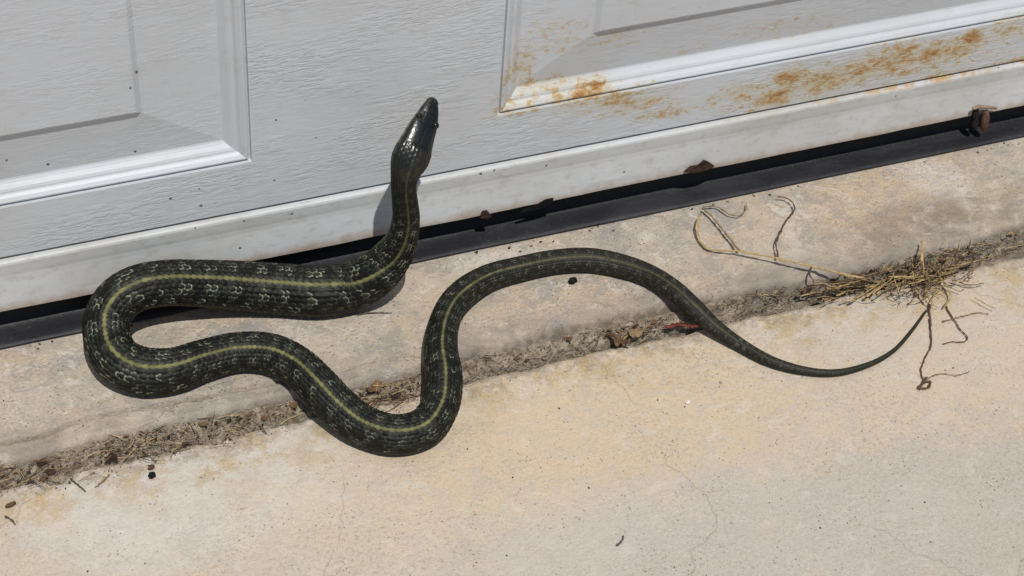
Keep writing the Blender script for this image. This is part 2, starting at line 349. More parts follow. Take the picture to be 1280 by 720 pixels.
# soil packed into the joint
u = np.linspace(0, 1, 30); bw = band(xs)[:, None]
yb = ye - (lip_w(xs)[:, None] - .006)
Ys = (yb + .001) - (bw + .008) * u[None, :]
prof = .0052 * (1 - u[None, :]) ** 1.5 + .0003
Zs = prof * (.55 + 1.1 * (fbm(X[:, :1] * 40, Ys * 40, 2) + .5)) + (.0026 * (1 - u[None, :]) + .0008) * fbm(xs[:, None] * 150, Ys * 150, 4) + .0006
Zs = Zs - .0075 * sstep(u[None, :] + .75 * fbm(xs[:, None] * 120, Ys * 120, 4), .60, 1.0)
gap = (.35 + .65 * sstep(xs, .06, .12))[:, None] * np.exp(-((u[None, :] - .42) / .2) ** 2)
Zs = Zs - .0055 * gap
Zs[:, -1] = -.006; Zs[:, 0] = np.minimum(Zs[:, 0], .004)
V = np.stack([np.repeat(xs[:, None], 30, 1), Ys, Zs], -1).reshape(-1, 3)
soil = mesh_obj('joint_soil', V, grid_faces(nx, 30).tolist(), mSoil.m, smooth=True)
tag(soil, 'packed grey brown soil filling the joint between driveway and garage slab', 'soil', kind='stuff')
def ground_z(x, y):
    return LIP if y > float(y_edge(x)) - float(lip_w(x)) * .5 else 0.0

# ------------------------------------------------------------------ the garage door
D0 = 0.012                                         # plane of the door skin
SEC = 0.52; PW = 0.480; PITCH = 0.6204 ; X0 = -0.0096; PZ0 = 0.098; PZ1 = 0.425
XL, XR = X0 - 2 * PITCH - .14, X0 + 2 * PITCH      # door from jamb to jamb
door = empty('garage_door', (0, D0, LIP))
tag(door, 'pale grey steel garage door with raised panels, rust stained along its bottom rail', 'garage door')
def dchild(o): o.parent = door; o.matrix_parent_inverse = door.matrix_basis.inverted(); return o

def skin_mesh(z0, z1, pz0, pz1):
    V, F = [], []
    def quad(xa, xb, za, zb):
        k = len(V); V.extend([(xa, D0, za), (xb, D0, za), (xb, D0, zb), (xa, D0, zb)]); F.append((k, k + 1, k + 2, k + 3))
    edges = [X0 + k * PITCH for k in (-2, -1, 0, 1)]
    cuts = [XL] + [e for x in edges for e in (x, x + PW)] + [XR]
    for i in range(len(cuts) - 1):
        quad(cuts[i], cuts[i + 1], z0, pz0); quad(cuts[i], cuts[i + 1], pz1, z1)
        if i % 2 == 0: quad(cuts[i], cuts[i + 1], pz0, pz1)
    k = len(V)                                     # the foam core behind the skin
    V.extend([(XL, D0, z0), (XR, D0, z0), (XR, D0, z1), (XL, D0, z1), (XL, D0 + .045, z0), (XR, D0 + .045, z0), (XR, D0 + .045, z1), (XL, D0 + .045, z1)])
    F.extend([(k + 4, k + 7, k + 6, k + 5), (k, k + 4, k + 5, k + 1), (k + 3, k + 2, k + 6, k + 7), (k, k + 3, k + 7, k + 4), (k + 1, k + 5, k + 6, k + 2)])
    return V, F
# (w along bottom/top, w along the sides, depth): outline groove, two-step moulding, bevel
MOULD = [(0, 0, 0), (.0002, .0002, .0022), (.0014, .0014, .0026), (.0019, .0019, .0009), (.0026, .0030, .0009), (.0042, .0050, .0022), (.0052, .0062, .0036), (.0058, .0072, .0041), (.0068, .0082, .0043),
         (.0080, .0095, .0050), (.0098, .0116, .0068), (.0112, .0130, .0079), (.0122, .0140, .0082)]
FIELD = [(.0122, .0140, .0082), (.0420, .0553, .0046), (.0426, .0558, .0043), (.0444, .0584, .0024), (.0450, .0592, .0022)]
def rings(prof, x0, x1, z0, z1, cap):
    V, F = [], []
    for wv_, wh, d in prof:
        V += [(x0 + wh, D0 + d, z0 + wv_), (x1 - wh, D0 + d, z0 + wv_), (x1 - wh, D0 + d, z1 - wv_), (x0 + wh, D0 + d, z1 - wv_)]
    for k in range(len(prof) - 1):
        for q in range(4): F.append((4 * k + q, 4 * k + (q + 1) % 4, 4 * k + 4 + (q + 1) % 4, 4 * k + 4 + q))
    if cap: k = 4 * (len(prof) - 1); F.append((k, k + 1, k + 2, k + 3))
    return V, F
GZ = 0.0650                                        # groove above the bottom retainer
V, F = skin_mesh(GZ, SEC, PZ0, PZ1); skin = dchild(mesh_obj('skin', V, F, mSkin))
V1, F1 = rings(MOULD, 0, PW, PZ0, PZ1, False); V2, F2 = rings(FIELD, 0, PW, PZ0, PZ1, True)
panel0 = None
for srow in range(4):
    zoff = srow * .515
    if srow:
        if srow == 1:
            V, F = skin_mesh(SEC + .004, SEC + .516, PZ0 + .515 - .02, PZ1 + .515); up_skin = dchild(mesh_obj('skin', V, F, mSkin))
            V1, F1 = rings(MOULD, 0, PW, PZ0 + .495, PZ1 + .515, False); V2, F2 = rings(FIELD, 0, PW, PZ0 + .495, PZ1 + .515, True); panel0 = None
        else:
            c2 = up_skin.copy(); col.objects.link(c2); dchild(c2); c2.location = (0, 0, (srow - 1) * .516); c2.matrix_parent_inverse = door.matrix_basis.inverted()
    for k in (-2, -1, 0, 1):
        off = (X0 + k * PITCH, 0, 0 if srow < 2 else (srow - 1) * .516)
        if panel0 is None:
            p = mesh_obj('panel', V2, F2, [mField]); mo = mesh_obj('moulding', V1, F1, mMould); panel0 = (p, mo)
        else:
            p, mo = panel0[0].copy(), panel0[1].copy(); col.objects.link(p); col.objects.link(mo)
        dchild(p); p.location = off
        mo.parent = p; mo.matrix_parent_inverse = Matrix.Identity(4); mo.location = (0, 0, 0)

def extrude_profile(name, prof, mat, n=700, jitter=None, x0=XL, x1=XR, fine=True, closed=True, smooth=False):
    xg = np.linspace(x0, x1, n); prof = np.array(prof); k = len(prof)
    V = np.zeros((n, k, 3)); V[:, :, 0] = xg[:, None]; V[:, :, 1] = prof[None, :, 0]; V[:, :, 2] = prof[None, :, 1]
    if jitter: jitter(xg, V)
    F = grid_faces(n, k).tolist()
    if closed:
        F += [(i * k + k - 1, (i + 1) * k + k - 1, (i + 1) * k, i * k) for i in range(n - 1)]
        F += [tuple(range(k)), tuple((n - 1) * k + q for q in range(k))[::-1]]
    return mesh_obj(name, V.reshape(-1, 3), F, mat, smooth=smooth)
# bottom retainer: groove, rounded lip, flat grey strip, then a strip leaning outwards
RET = [(.036, GZ), (D0 + .0005, GZ - .0001), (.0165, GZ - .0003), (.0165, GZ - .0014), (.0128, GZ - .0022), (.0114, GZ - .0026), (.0104, GZ - .0034), (.0100, GZ - .0046),
       (.0100, .0555), (.0101, .0530), (.0098, .0500), (.0068, .0335), (.0066, .0318), (.0072, .0310), (.0130, .0309), (.036, .0309)]
def rj(x, V):
    w_ = .0012 * fbm(x * 30, 1.3, 4) * 2; V[:, 11:15, 2] += w_[:, None] * .6
    V[:, 5:13, 1] += (.0006 * fbm(x * 6, 4.1, 2))[:, None]
ret = dchild(extrude_profile('bottom_retainer', RET, mRet, 900, rj))
SEALP = [(.034, .0308), (.0200, .0307), (.0195, .0290), (.0192, .0240), (.0186, .0175), (.0168, .0142), (.0135, .0128), (.0080, .0127), (.0030, .0124), (.0004, .0120), (0, .0112), (.0006, .0103), (.004, .0101), (.034, .0101)]
def sj(x, V):
    a_ = .0026 * fbm(x * 5, 7.7, 3); V[:, 2:13, 1] += a_[:, None]
    V[:, 5:9, 2] += (.0010 * fbm(x * 16, 2.7, 3))[:, None]
    V[:, 4:7, 1] += (.0022 * fbm(x * 30, 5.7, 2))[:, None]
seal = dchild(extrude_profile('rubber_seal', SEALP, mSeal, 900, sj, smooth=True)); seal['label'] = 'black rubber weather seal along the bottom edge'

# a torn sliver of rubber that sticks up over the retainer
def slab_poly(name, pts, y, th, mat, bulge=0.0, n_in=0):
    """a thin plate with the pixel outline pts, standing at depth y, thickness th"""
    P = np.array([hit(p, 1, y) for p in pts]); P[:, 1] += bulge * np.array([math.sin(1.7 * i) for i in range(len(P))])
    n = len(P); Vv = np.vstack([P, P + [0, th, 0]])
    Fc = [tuple(range(n))[::-1], tuple(range(n, 2 * n))] + [(i, (i + 1) % n, n + (i + 1) % n, n + i) for i in range(n)]
    return mesh_obj(name, Vv, Fc, mat)
dchild(slab_poly('torn_flap', [(650, 266), (664, 260), (682, 250), (692, 248), (690, 255), (672, 262)], .0060, .0012, plain('torn_rubber', (17, 17, 19), .7), .0001))

# ------------------------------------------------------------------ the snake
# (pixel x, pixel y, width in pixels, rule): 'g' on the driveway, 's' on the slab, ('y', v) on the plane Y = v, ('z', v) at height v
HEAD = [(542.5, 122), (539, 132), (533, 149), (525, 168), (518, 186), (511, 203), (506, 218)]
HY = [-.009, -.012, -.0165, -.022, -.0265, -.0295, -.0310]
PTS = [(504.5, 234, 31, ('y', -.032)), (506, 252, 32, ('y', -.0315)), (507.5, 272, 34, ('y', -.0305)), (503, 297, 39, ('y', -.029)), (490, 321, 49, ('y', -.0265)), (467, 344, 57, ('y', -.0255)), (437, 359, 61, ('z', .0238)),
       (400, 364, 63, ('z', .0236)), (350, 361, 63, ('z', .0240)), (300, 357, 61, ('y', -.0074)), (250, 354, 58, ('y', -.0066)), (205, 354, 57, ('y', -.0066)), (170, 361, 57, ('y', -.0078)), (147, 376, 57, ('y', -.0100)),
       (134, 399, 57, ('z', .0318)), (135, 427, 58, ('z', .0266)), (149, 451, 59, ('z', .0242)), (178, 464, 60, 's'), (215, 463, 56, 's'), (255, 450, 51, 's'), (297, 440, 49, 's'), (338, 442, 50, 's'),
       (370, 457, 50, 's'), (397, 482, 51, ('z', .0185)), (421, 507, 51, ('z', .0140)), (452, 531, 51, 'g'), (493, 543, 50, 'g'), (529, 535, 49, 'g'), (550, 508, 47, ('z', .0125)), (555, 473, 46, ('z', .0165)),
       (551, 437, 42, 's'), (555, 405, 38, 's'), (567, 380, 37, 's'), (587, 361, 36, 's'), (614, 346, 33, 's'), (650, 336, 31, 's'), (695, 327, 30, 's'), (737, 325, 30, 's'), (776, 332, 29, 's'), (811, 344, 27, 's'),
       (841, 362, 26, ('z', .0162)), (866, 384, 25, ('z', .0130)), (892, 408, 21, ('z', .0070)), (922, 429, 17, 'g'), (962, 451, 14, 'g'), (1003, 463, 11, 'g'), (1044, 466, 9, 'g'), (1085, 456, 7, 'g'), (1116, 439, 5.4, 'g'), (1140, 413, 4.2, 'g'), (1158, 388, 2.6, ('z', .0022))]
rows = []
for (px, py), y in zip(HEAD, HY):
    p = hit((px, py), 1, y); rows.append((*p, .0072))
for px, py, wd, rule in PTS:
    r = wd * .5 * 1.09 / F_PX
    for it in range(3):
        if rule == 'g': p = hit((px, py), 2, r * .92 + .0005)
        elif rule == 's': p = hit((px, py), 2, LIP + r * .92 + .0002)
        else: p = hit((px, py), 1 if rule[0] == 'y' else 2, rule[1])
        r = wd * .5 * np.dot(p - CAM, R @ [0, 0, 1]) / F_PX
    rows.append((*p, r))
NS = 1750
C, S = catmull(rows, NS)
LEN = S[-1]
nH = int(np.argmin(np.linalg.norm(C[:, :3] - np.array(rows[6][:3]), axis=1))); LH = S[nH]       # head length
print('snake length', LEN, 'head', LH)
hw_t = np.array([0, .015, .04, .09, .18, .30, .42, .55, .68, .78, .86, .93, 1.0])
hw = np.array([.0004, .0020, .0032, .0042, .0055, .0069, .0080, .0090, .0099, .0103, .0100, .0086, .0072])
hh = np.array([.0003, .0014, .0022, .0029, .0038, .0047, .0052, .0056, .0060, .0063, .0065, .0065, .0066])
A = C[:, 3].copy(); B = A * .93
tt = S / LH; inh = tt < 1
A[inh] = np.interp(tt[inh], hw_t, hw); B[inh] = np.interp(tt[inh], hw_t, hh)
ker = np.hanning(25); ker /= ker.sum()
bl = slice(6, nH + 150)
for arr in (A, B):
    sm = np.convolve(np.pad(arr, 12, mode='edge'), ker, 'valid'); arr[bl] = sm[bl]
A[-1] = B[-1] = .0002
T = np.gradient(C[:, :3], axis=0); T /= np.linalg.norm(T, axis=1)[:, None]
q = sstep(S, LH + .005, LH + .115)[:, None]
ref = (1 - q) * np.array([-.12, -1.0, .35]) + q * np.array([-.10, -.50, .86])
Dd = ref - (ref * T).sum(1)[:, None] * T; Dd /= np.linalg.norm(Dd, axis=1)[:, None]
for _ in range(120):
    Dd[1:-1] = (Dd[:-2] + Dd[1:-1] + Dd[2:]) / 3; Dd -= (Dd * T).sum(1)[:, None] * T; Dd /= np.linalg.norm(Dd, axis=1)[:, None]
Sd = np.cross(T, Dd)
NA = 168
th = np.linspace(-math.pi, math.pi, NA, endpoint=False)
TH = np.repeat(th[None, :], NS, 0); SS = np.repeat(S[:, None], NA, 1)
# --- scales: staggered keeled rows on back and flanks, broad scutes below
ROWS = 19; dlt = math.radians(252) / ROWS; rad = np.maximum(A, .0012)
# longitudinal scale size follows the girth: integrate
ell = np.maximum(A * .285, .0007); bpar = np.concatenate([[0], np.cumsum(np.diff(S) / ((ell[1:] + ell[:-1]) / 2))])
a = TH / dlt; bb = np.repeat(bpar[:, None], NA, 1)
best = np.full(a.shape, -9.); ri = np.zeros(a.shape, int); ci = np.zeros(a.shape, int); dU = np.zeros(a.shape); dV = np.zeros(a.shape)
i0 = np.round(a).astype(int)
for di in (-1, 0, 1):
    r_ = i0 + di; offs = .5 * (np.abs(r_) % 2)
    j0 = np.floor(bb - offs).astype(int)
    for dj in (-1, 0, 1):
        j_ = j0 + dj; du = a - r_; dv = bb - offs - j_ - .5
        h_ = 1 - (du / .78) ** 2 - (dv / .80) ** 2 + .42 * dv
        mk = h_ > best
        best[mk] = h_[mk]; ri[mk] = r_[mk]; ci[mk] = j_[mk]; dU[mk] = du[mk]; dV[mk] = dv[mk]
belly = np.abs(TH) > dlt * (ROWS / 2)
fb = (bb * .5) % 1.0
hsc = np.clip(best, -.2, 1.1)
hsc = hsc + .25 * np.exp(-(dU / .10) ** 2) * (np.abs(ri) < 9)
hsc = np.where(belly, .55 + .45 * fb, hsc)
headm = sstep(tt, .68, .60)[:, None]
disp = (hsc - .6) * (rad * .055)[:, None] * (1 - headm)
# head plates: shallow seams between the large shields
seam = np.zeros_like(TH)
tq = np.repeat(tt[:, None], NA, 1)
for t0 in (.12, .20, .35, .60):
    seam = np.maximum(seam, np.exp(-((tq - t0 - .02 * np.cos(TH * 2)) / .009) ** 2) * (np.abs(TH) < 1.25))
seam = np.maximum(seam, np.exp(-(TH / .05) ** 2) * ((tq > .35) & (tq < .60) | (tq < .20)))
seam = np.maximum(seam, np.exp(-((np.abs(TH) - .50) / .06) ** 2) * ((tq > .20) & (tq < .35)))
seam = np.maximum(seam, np.exp(-((np.abs(TH) - 1.22) / .05) ** 2) * (tq < .62))
lips = np.exp(-((np.abs(TH) - 1.95) / .05) ** 2) * (tq < .66)
disp = disp - (seam * .00010 + lips * .00045) * headm * (tq > .03)
# flattened crown and belly
cth, sth = np.cos(TH), np.sin(TH)
ex_ = np.where(np.abs(TH) > 2.2, .93, 1.0)
rb = B[:, None] * np.where(cth < 0, 1.0 - .10 * (cth < 0) * cth ** 2, 1.0)
crown = 1 - .16 * headm * np.clip(cth, 0, 1) ** 3
brow = 1 + .07 * headm * np.exp(-((np.abs(TH) - .95) / .3) ** 2) * np.exp(-((tq - .33) / .12) ** 2)
P3 = C[:, None, :3] + Sd[:, None, :] * ((A[:, None] * brow + disp) * sth)[..., None] + Dd[:, None, :] * ((rb * crown * brow + disp) * cth)[..., None]
# --- colouring per scale
def hsh(i, j, k=0):
    x = np.sin(i * 12.9898 + j * 78.233 + k * 37.719) * 43758.5453; return x - np.floor(x)
h1 = hsh(ri, ci); h2 = hsh(ri, ci, 1)
dark = np.array(srgb(21, 22, 18)[:3]); olive = np.array(srgb(50, 52, 41)[:3]); blk = np.array(srgb(11, 12, 10)[:3]); fleck = np.array(srgb(158, 165, 142)[:3])
stripe = np.array(srgb(122, 121, 78)[:3]); latc = np.array(srgb(104, 106, 56)[:3]); bel = np.array(srgb(142, 146, 116)[:3])
Cc = np.zeros(a.shape + (3,)); g = (.75 * h1 ** 3)[..., None]; Cc[:] = dark * (1 - g) + olive * g
# two rows of alternating black blotches on each flank
per = 4.0; bc = ci + .5 * (np.abs(ri) % 2) + .5; rc = np.abs(ri); r_abs = np.abs(a)
chk = np.cos(2 * math.pi * (bc / per + .5 * (rc > 4) + .06 * np.sin(bc * .7)))
fl = (rc >= 1) & (rc <= 7)
bm = (sstep(chk + .9 * (h2 - .5), -.2, .5) * fl * .7)[..., None]; Cc = Cc * (1 - bm) + blk * bm
# pale skin showing between the scales where blotches end
edge = sstep(best, .76, .62) * (dV < .20)
rowm = np.isin(rc, (2, 3, 5, 6)); tick = rowm * sstep(-chk + .5 * (h2 - .5), -.05, .35) * (h1 > .30)
amt = np.maximum(tick * (.6 + .4 * h2),   .17 * (h1 > .45))
fm = edge * fl * amt
near = .60 + .40 * sstep(SS, .52, .22); fm = (fm * near * sstep(tt, 1.0, 2.2)[:, None])[..., None].clip(0, .92)
Cc = Cc * (1 - fm) + fleck * fm
gapd = (sstep(best, .42, .22) * .55 * (1 - fm[..., 0]))[..., None]; Cc = Cc * (1 - gapd) + blk * gapd
# dorsal stripe: the middle row and the edges of the next
sm_ = sstep(r_abs + .06 * np.sin(bb * 2 * math.pi),   .40, .26) * sstep(best, .30, .60) * sstep(tt, .72, .95)[:, None] * (1 - .55 * sstep(S, LEN * .50, LEN * .85))[:, None]
sm_ = sm_ * (.18 + .82 * sstep(tt, 1.0, 3.2))[:, None]
sv = (sm_ * (.55 + .45 * h1))[..., None]; Cc = Cc * (1 - sv) + stripe * sv
lt = sstep(np.abs(r_abs - 7.6),   .95, .45) * .6 * sstep(tt, .8, 1.2)[:, None] * (.55 + .45 * h2); lt = lt[..., None]; Cc = Cc * (1 - lt) + latc * lt
be = (belly * (.65 + .35 * sstep(fb, 0, .2)))[..., None] * .95; Cc = Cc * (1 - be) + bel * be
# tail and hind body duller brown grey
tl = (sstep(S, LEN * .55, LEN * .80) * .35)[:, None, None] * (~belly)[..., None]; Cc = Cc * (1 - tl) + np.array(srgb(48, 45, 37)[:3]) * tl
hd = sstep(tt, 1.05, .50)[:, None, None] ** 1.0; hd = np.maximum(hd, headm[..., None]) if False else hd * (1 - .35 * (1 - headm[..., None])); hc = dark * .5 + olive * .02 + 0 * Cc; hc = np.where((np.abs(TH) > 2.0)[..., None], bel * .8, hc); hc = hc * (1.45 - 1.25 * seam[..., None]); lb = ((np.abs(TH) > 1.3) & (np.abs(TH) < 1.95))[..., None] * (.25 + .75 * (np.sin(tq * 60) > -.5))[..., None] * .55; hc = hc * (1 - lb) + bel * .7 * lb
Cc = Cc * (1 - hd) + hc * hd
# mesh
V = P3.reshape(-1, 3); idx = np.arange(NS * NA).reshape(NS, NA); nxt = np.roll(idx, -1, 1)
Fq = np.stack([idx[:-1], idx[1:], nxt[1:], nxt[:-1]], -1).reshape(-1, 4).tolist()
Fq += [tuple(idx[0]), tuple(idx[-1][::-1])]
m = Mat('snake_skin', .5, .24); att = m.n('ShaderNodeAttribute', attribute_name='scale_colour'); m.col(att.outputs['Color'])
gl = m.n('ShaderNodeAttribute', attribute_name='gloss'); m.set(m.b.inputs['Specular IOR Level'], m.math('ADD', .22, m.math('MULTIPLY', gl.outputs['Fac'], .5))); m.set(m.b.inputs['Roughness'], m.math('SUBTRACT', .54, m.math('MULTIPLY', gl.outputs['Fac'], .26)))
m.nrm(m.bump(m.noise(900, 2), .0002, .5))
base = rows[9][:3]
snake = mesh_obj('snake', V, Fq, m.m, smooth=True)
ca = snake.data.color_attributes.new('scale_colour', 'FLOAT_COLOR', 'POINT')
ca.data.foreach_set('color', np.concatenate([Cc.reshape(-1, 3), np.ones((NS * NA, 1))], 1).astype(np.float32).ravel())
ga = snake.data.attributes.new('gloss', 'FLOAT', 'POINT'); ga.data.foreach_set('value', np.repeat(sstep(tt, 1.2, .55), NA).astype(np.float32))
tag(snake, 'dark green garter snake with yellow back stripe, head raised against the garage door', 'snake')
# eyes
mEye = Mat('snake_eye', .08, .6); mEye.col(srgb(18, 15, 10))
ke = int(np.argmin(np.abs(tt - .31)))
for sgn in (-1, 1):
    ang = sgn * 1.02
    c0 = C[ke, :3] + Sd[ke] * A[ke] * math.sin(ang) * .86 + Dd[ke] * B[ke] * math.cos(ang) * .86
    Ve, Fe = [], []
    for i in range(9):
        for j in range(14):
            f_, l_ = math.pi * i / 8, 2 * math.pi * j / 14
            Ve.append(c0 + .0021 * (math.cos(f_) * Sd[ke] * sgn + math.sin(f_) * (math.cos(l_) * T[ke] + math.sin(l_) * Dd[ke])))
    for i in range(8):
        for j in range(14): Fe.append((i * 14 + j, i * 14 + (j + 1) % 14, (i + 1) * 14 + (j + 1) % 14, (i + 1) * 14 + j))
    mesh_obj('eye', Ve, Fe, mEye.m, snake, smooth=True)

# ------------------------------------------------------------------ dry plant bits
def px_path(pts, lift=.001, wig=.0006, n=None, lifts=None):
    out = []
    for i, p in enumerate(pts):
        q0 = hit(p, 2, 0.0); z = ground_z(q0[0], q0[1]) + (lifts[i] if lifts else lift)
        q1 = hit(p, 2, z); 
        if ground_z(q1[0], q1[1]) != ground_z(q0[0], q0[1]): q1 = hit(p, 2, LIP + (lifts[i] if lifts else lift))
        out.append(q1)
    P, _ = catmull(out, n or max(8, 5 * len(pts)))
    P[1:-1] += np.random.default_rng(len(pts) * 7 + int(pts[0][0])).normal(0, wig, P[1:-1].shape) * [1, 1, .6]
    return P
def stem_obj(name, pts, r0, r1, mat, parent=None, lift=.0012, lifts=None, wig=.00018, sides=5, flat=.55):
    P = px_path(pts, lift, wig, lifts=lifts); rr_ = np.linspace(r0, r1, len(P)) * (1 + .45 * np.random.default_rng(int(pts[0][0] * 3 + pts[-1][1])).normal(0, .5, len(P)).clip(-1, 1)); V, F = tube_geo(P, rr_, sides, flat)
    return mesh_obj(name, V, F, mat, parent, smooth=True)

# long stalk lying on the slab, with its side shoots
stalk = empty('dried_stalk', hit((972, 323), 2, LIP)); tag(stalk, 'long thin dried stalk with forked shoots lying on the garage slab', 'dried stalk')
def under(o, e): o.parent = e; o.matrix_parent_inverse = Matrix.Translation(e.location).inverted(); return o
under(stem_obj('main_stem', [(1082, 349), (1048, 341), (1015, 333), (972, 323), (929, 315), (900, 313), (883, 310), (873, 297), (871, 282), (876, 266)], .0012, .0007, mStraw, lifts=[.003, .005, .006, .006, .005, .003, .002, .003, .005, .004]), stalk)
under(stem_obj('shoot', [(924, 313), (912, 298), (902, 285), (890, 271), (878, 260)], .0008, .0006, mStraw2, lift=.004), stalk)
under(stem_obj('shoot', [(879, 259), (895, 258), (908, 266), (922, 270), (931, 264), (933, 254)], .0006, .0004, mStraw2, lift=.003), stalk)
under(stem_obj('shoot', [(972, 322), (970, 303), (976, 289), (984, 274), (993, 262), (992, 255), (984, 248), (972, 246)], .0006, .0005, mTwig, lift=.004), stalk)
under(stem_obj('shoot', [(1015, 333), (1012, 345), (1017, 352), (1010, 366)], .0006, .0004, mTwig, lift=.003), stalk)

# matted tuft over the joint
tuft = empty('dried_grass_tuft', hit((1160, 350), 2, 0.0)); tag(tuft, 'matted tuft of dried grass growing from the joint by the tail tip', 'dried grass')
named = [([(1152, 302), (1153, 325), (1156, 350), (1160, 372)], .0009, mStraw), ([(1110, 346), (1135, 346), (1162, 345)], .0010, mStraw), ([(1034, 361), (1070, 358), (1104, 356), (1140, 352)], .0009, mStraw2),
         ([(1140, 322), (1141, 340), (1144, 360), (1158, 378)], .0008, mStraw), ([(1162, 380), (1163, 410), (1164, 430), (1157, 447), (1151, 466), (1156, 476)], .0007, mTwig),
         ([(1156, 476), (1166, 470), (1178, 467), (1196, 469), (1212, 464)], .00045, mStraw2), ([(1181, 380), (1190, 396), (1199, 410), (1209, 423), (1204, 427), (1190, 427), (1178, 430)], .0006, mTwig),
         ([(1178, 402), (1200, 396), (1222, 391), (1236, 392)], .0005, mStraw2), ([(1170, 340), (1183, 358), (1188, 372), (1180, 384)], .0008, mStraw), ([(1190, 350), (1212, 356), (1230, 354)], .0006, mTwig),
         ([(1158, 472), (1153, 480), (1148, 485), (1160, 484), (1163, 477), (1155, 478)], .0010, mTwig), ([(1218, 372), (1232, 380), (1244, 386)], .0004, mStraw2),
         ([(1160, 330), (1180, 345), (1192, 330), (1207, 318)], .0006, mStraw2), ([(1050, 352), (1085, 347), (1120, 335), (1150, 322)], .0007, mTwig), ([(1000, 362), (1040, 352), (1090, 352)], .0006, mTwig)]
for pts, r, mt in named: under(stem_obj('stem', pts, r, r * .6, mt, lift=.004 if pts[0][1] < 376 else .0012), tuft)
rt = np.random.default_rng(11)
for k in range(64):
    cx = rt.normal(1158, 24); cyp = 350 - (cx - 1158) * .23 + rt.normal(0, 10); L = rt.uniform(12, 46); an = rt.normal(-.22, .55) if rt.random() < .6 else rt.uniform(0, 2 * math.pi)
    pts = [(cx + L * s * math.cos(an) + rt.normal(0, 2), cyp + L * s * math.sin(an) * .8 + rt.normal(0, 2)) for s in (-.5, -.15, .2, .5)]
    lz = rt.uniform(.001, .010, 4).tolist(); r = rt.uniform(.00025, .0006)
    under(stem_obj('stem', pts, r, r * .5, [mStraw, mStraw2, mStraw2, mTwig][rt.integers(4)], lifts=lz, sides=4), tuft)

for k in range(34):
    cx = rt.uniform(1020, 1215); cyp = 351 - (cx - 1120) * .20 + rt.normal(0, 6); L = rt.uniform(22, 60); an = rt.normal(-.2, .28)
    pts = [(cx + L * s_ * math.cos(an), cyp + L * s_ * math.sin(an) + rt.normal(0, 1.2)) for s_ in (-.5, -.15, .2, .5)]
    r = rt.uniform(.0004, .0008); under(stem_obj('stem', pts, r, r * .5, [mStraw, mStraw, mStraw2][rt.integers(3)], lifts=rt.uniform(.002, .008, 4).tolist(), sides=4), tuft)
def chip(name, pts, z, th, mat, curl=.002, seed=0):
    """a thin curled flake with the pixel outline pts lying at height z"""
    r_ = np.random.default_rng(seed + 40); fine = []
    for i in range(len(pts)):
        a0, a1 = np.array(pts[i], float), np.array(pts[(i + 1) % len(pts)], float)
        for f_ in (0, .33, .66): fine.append(a0 + (a1 - a0) * f_ + r_.normal(0, .9, 2))
    P = np.array([hit(p, 2, z) for p in fine]); c0 = P.mean(0); n = len(P)
    P[:, 2] += (.5 + .5 * np.sin(np.arange(n) * 4 * math.pi / n + seed) + r_.uniform(-.2, .2, n)) * curl; c0[2] += curl * .2
    Vv = np.vstack([P, c0, P - [0, 0, th], c0 - [0, 0, th]])
    Fc = [(i, (i + 1) % n, n) for i in range(n)] + [(n + 1 + (i + 1) % n, n + 1 + i, 2 * n + 1) for i in range(n)] + [(i, n + 1 + i, n + 1 + (i + 1) % n, (i + 1) % n) for i in range(n)]
    return mesh_obj(name, Vv, Fc, mat)
def ellipsoid(name, p, rx, ry, rz, mat, rot=0, n=10, rough=.12, seed=1):
    Ve, Fe = [], []; rr = np.random.default_rng(seed)
    for i in range(n + 1):
        for j in range(2 * n):
            f_, l_ = math.pi * i / n, math.pi * j / n; k = 1 + rr.uniform(-rough, rough) * (0 < i < n)
            x, y, z = rx * math.sin(f_) * math.cos(l_) * k, ry * math.sin(f_) * math.sin(l_) * k, rz * math.cos(f_) * k
            Ve.append((p[0] + x * math.cos(rot) - y * math.sin(rot), p[1] + x * math.sin(rot) + y * math.cos(rot), p[2] + z))
    for i in range(n):
        for j in range(2 * n): Fe.append((i * 2 * n + j, (i + 1) * 2 * n + j, (i + 1) * 2 * n + (j + 1) % (2 * n), i * 2 * n + (j + 1) % (2 * n)))
    return mesh_obj(name, Ve, Fe, mat, smooth=True)

# leaf scraps and twigs in and by the joint
tag(chip('dead_leaf', [(757, 419), (766, 421), (775, 419), (781, 423), (786, 429), (788, 435), (779, 431), (771, 431), (766, 426)], .004, .0004, mLeaf, .003, 1), 'crumpled orange brown dead leaf in the joint under the snake tail', 'leaf')
tag(chip('dead_leaf', [(783, 418), (793, 412), (803, 409), (810, 412), (804, 418), (796, 421), (788, 423)], .005, .0004, mStraw2, .003, 2), 'tan dead leaf scrap overlapping the orange brown leaf', 'leaf')
tag(stem_obj('red_twig', [(832, 409), (846, 406), (860, 407), (874, 408)], .0014, .0020, mRed, lift=.006, wig=.0003), 'short red bark twig poking out beneath the snake tail', 'twig')
tag(chip('dead_leaf', [(455, 484), (466, 478), (478, 481), (474, 490), (462, 494)], .005, .0004, mLeaf, .003, 4), 'small brown leaf scrap inside the bend of the snake body', 'leaf')
tag(chip('dead_leaf', [(131, 573), (140, 569), (148, 571), (146, 577), (137, 579)], .004, .0004, mLeafD, .003, 5), 'reddish brown leaf scrap among litter near a black pellet', 'leaf')
tag(stem_obj('twig', [(88, 598), (96, 605), (107, 614)], .0006, .0004, mTwig), 'thin dark twig jutting from the joint litter onto the driveway', 'twig')
tag(stem_obj('twig', [(119, 609), (127, 603), (137, 593)], .0005, .0004, mStraw2), 'thin pale brown twig slanting from the joint litter', 'twig')
tag(stem_obj('twig', [(6, 646), (13, 648), (19, 656)], .0007, .0003, mTwig), 'short curved dark twig lying alone on the driveway', 'twig')
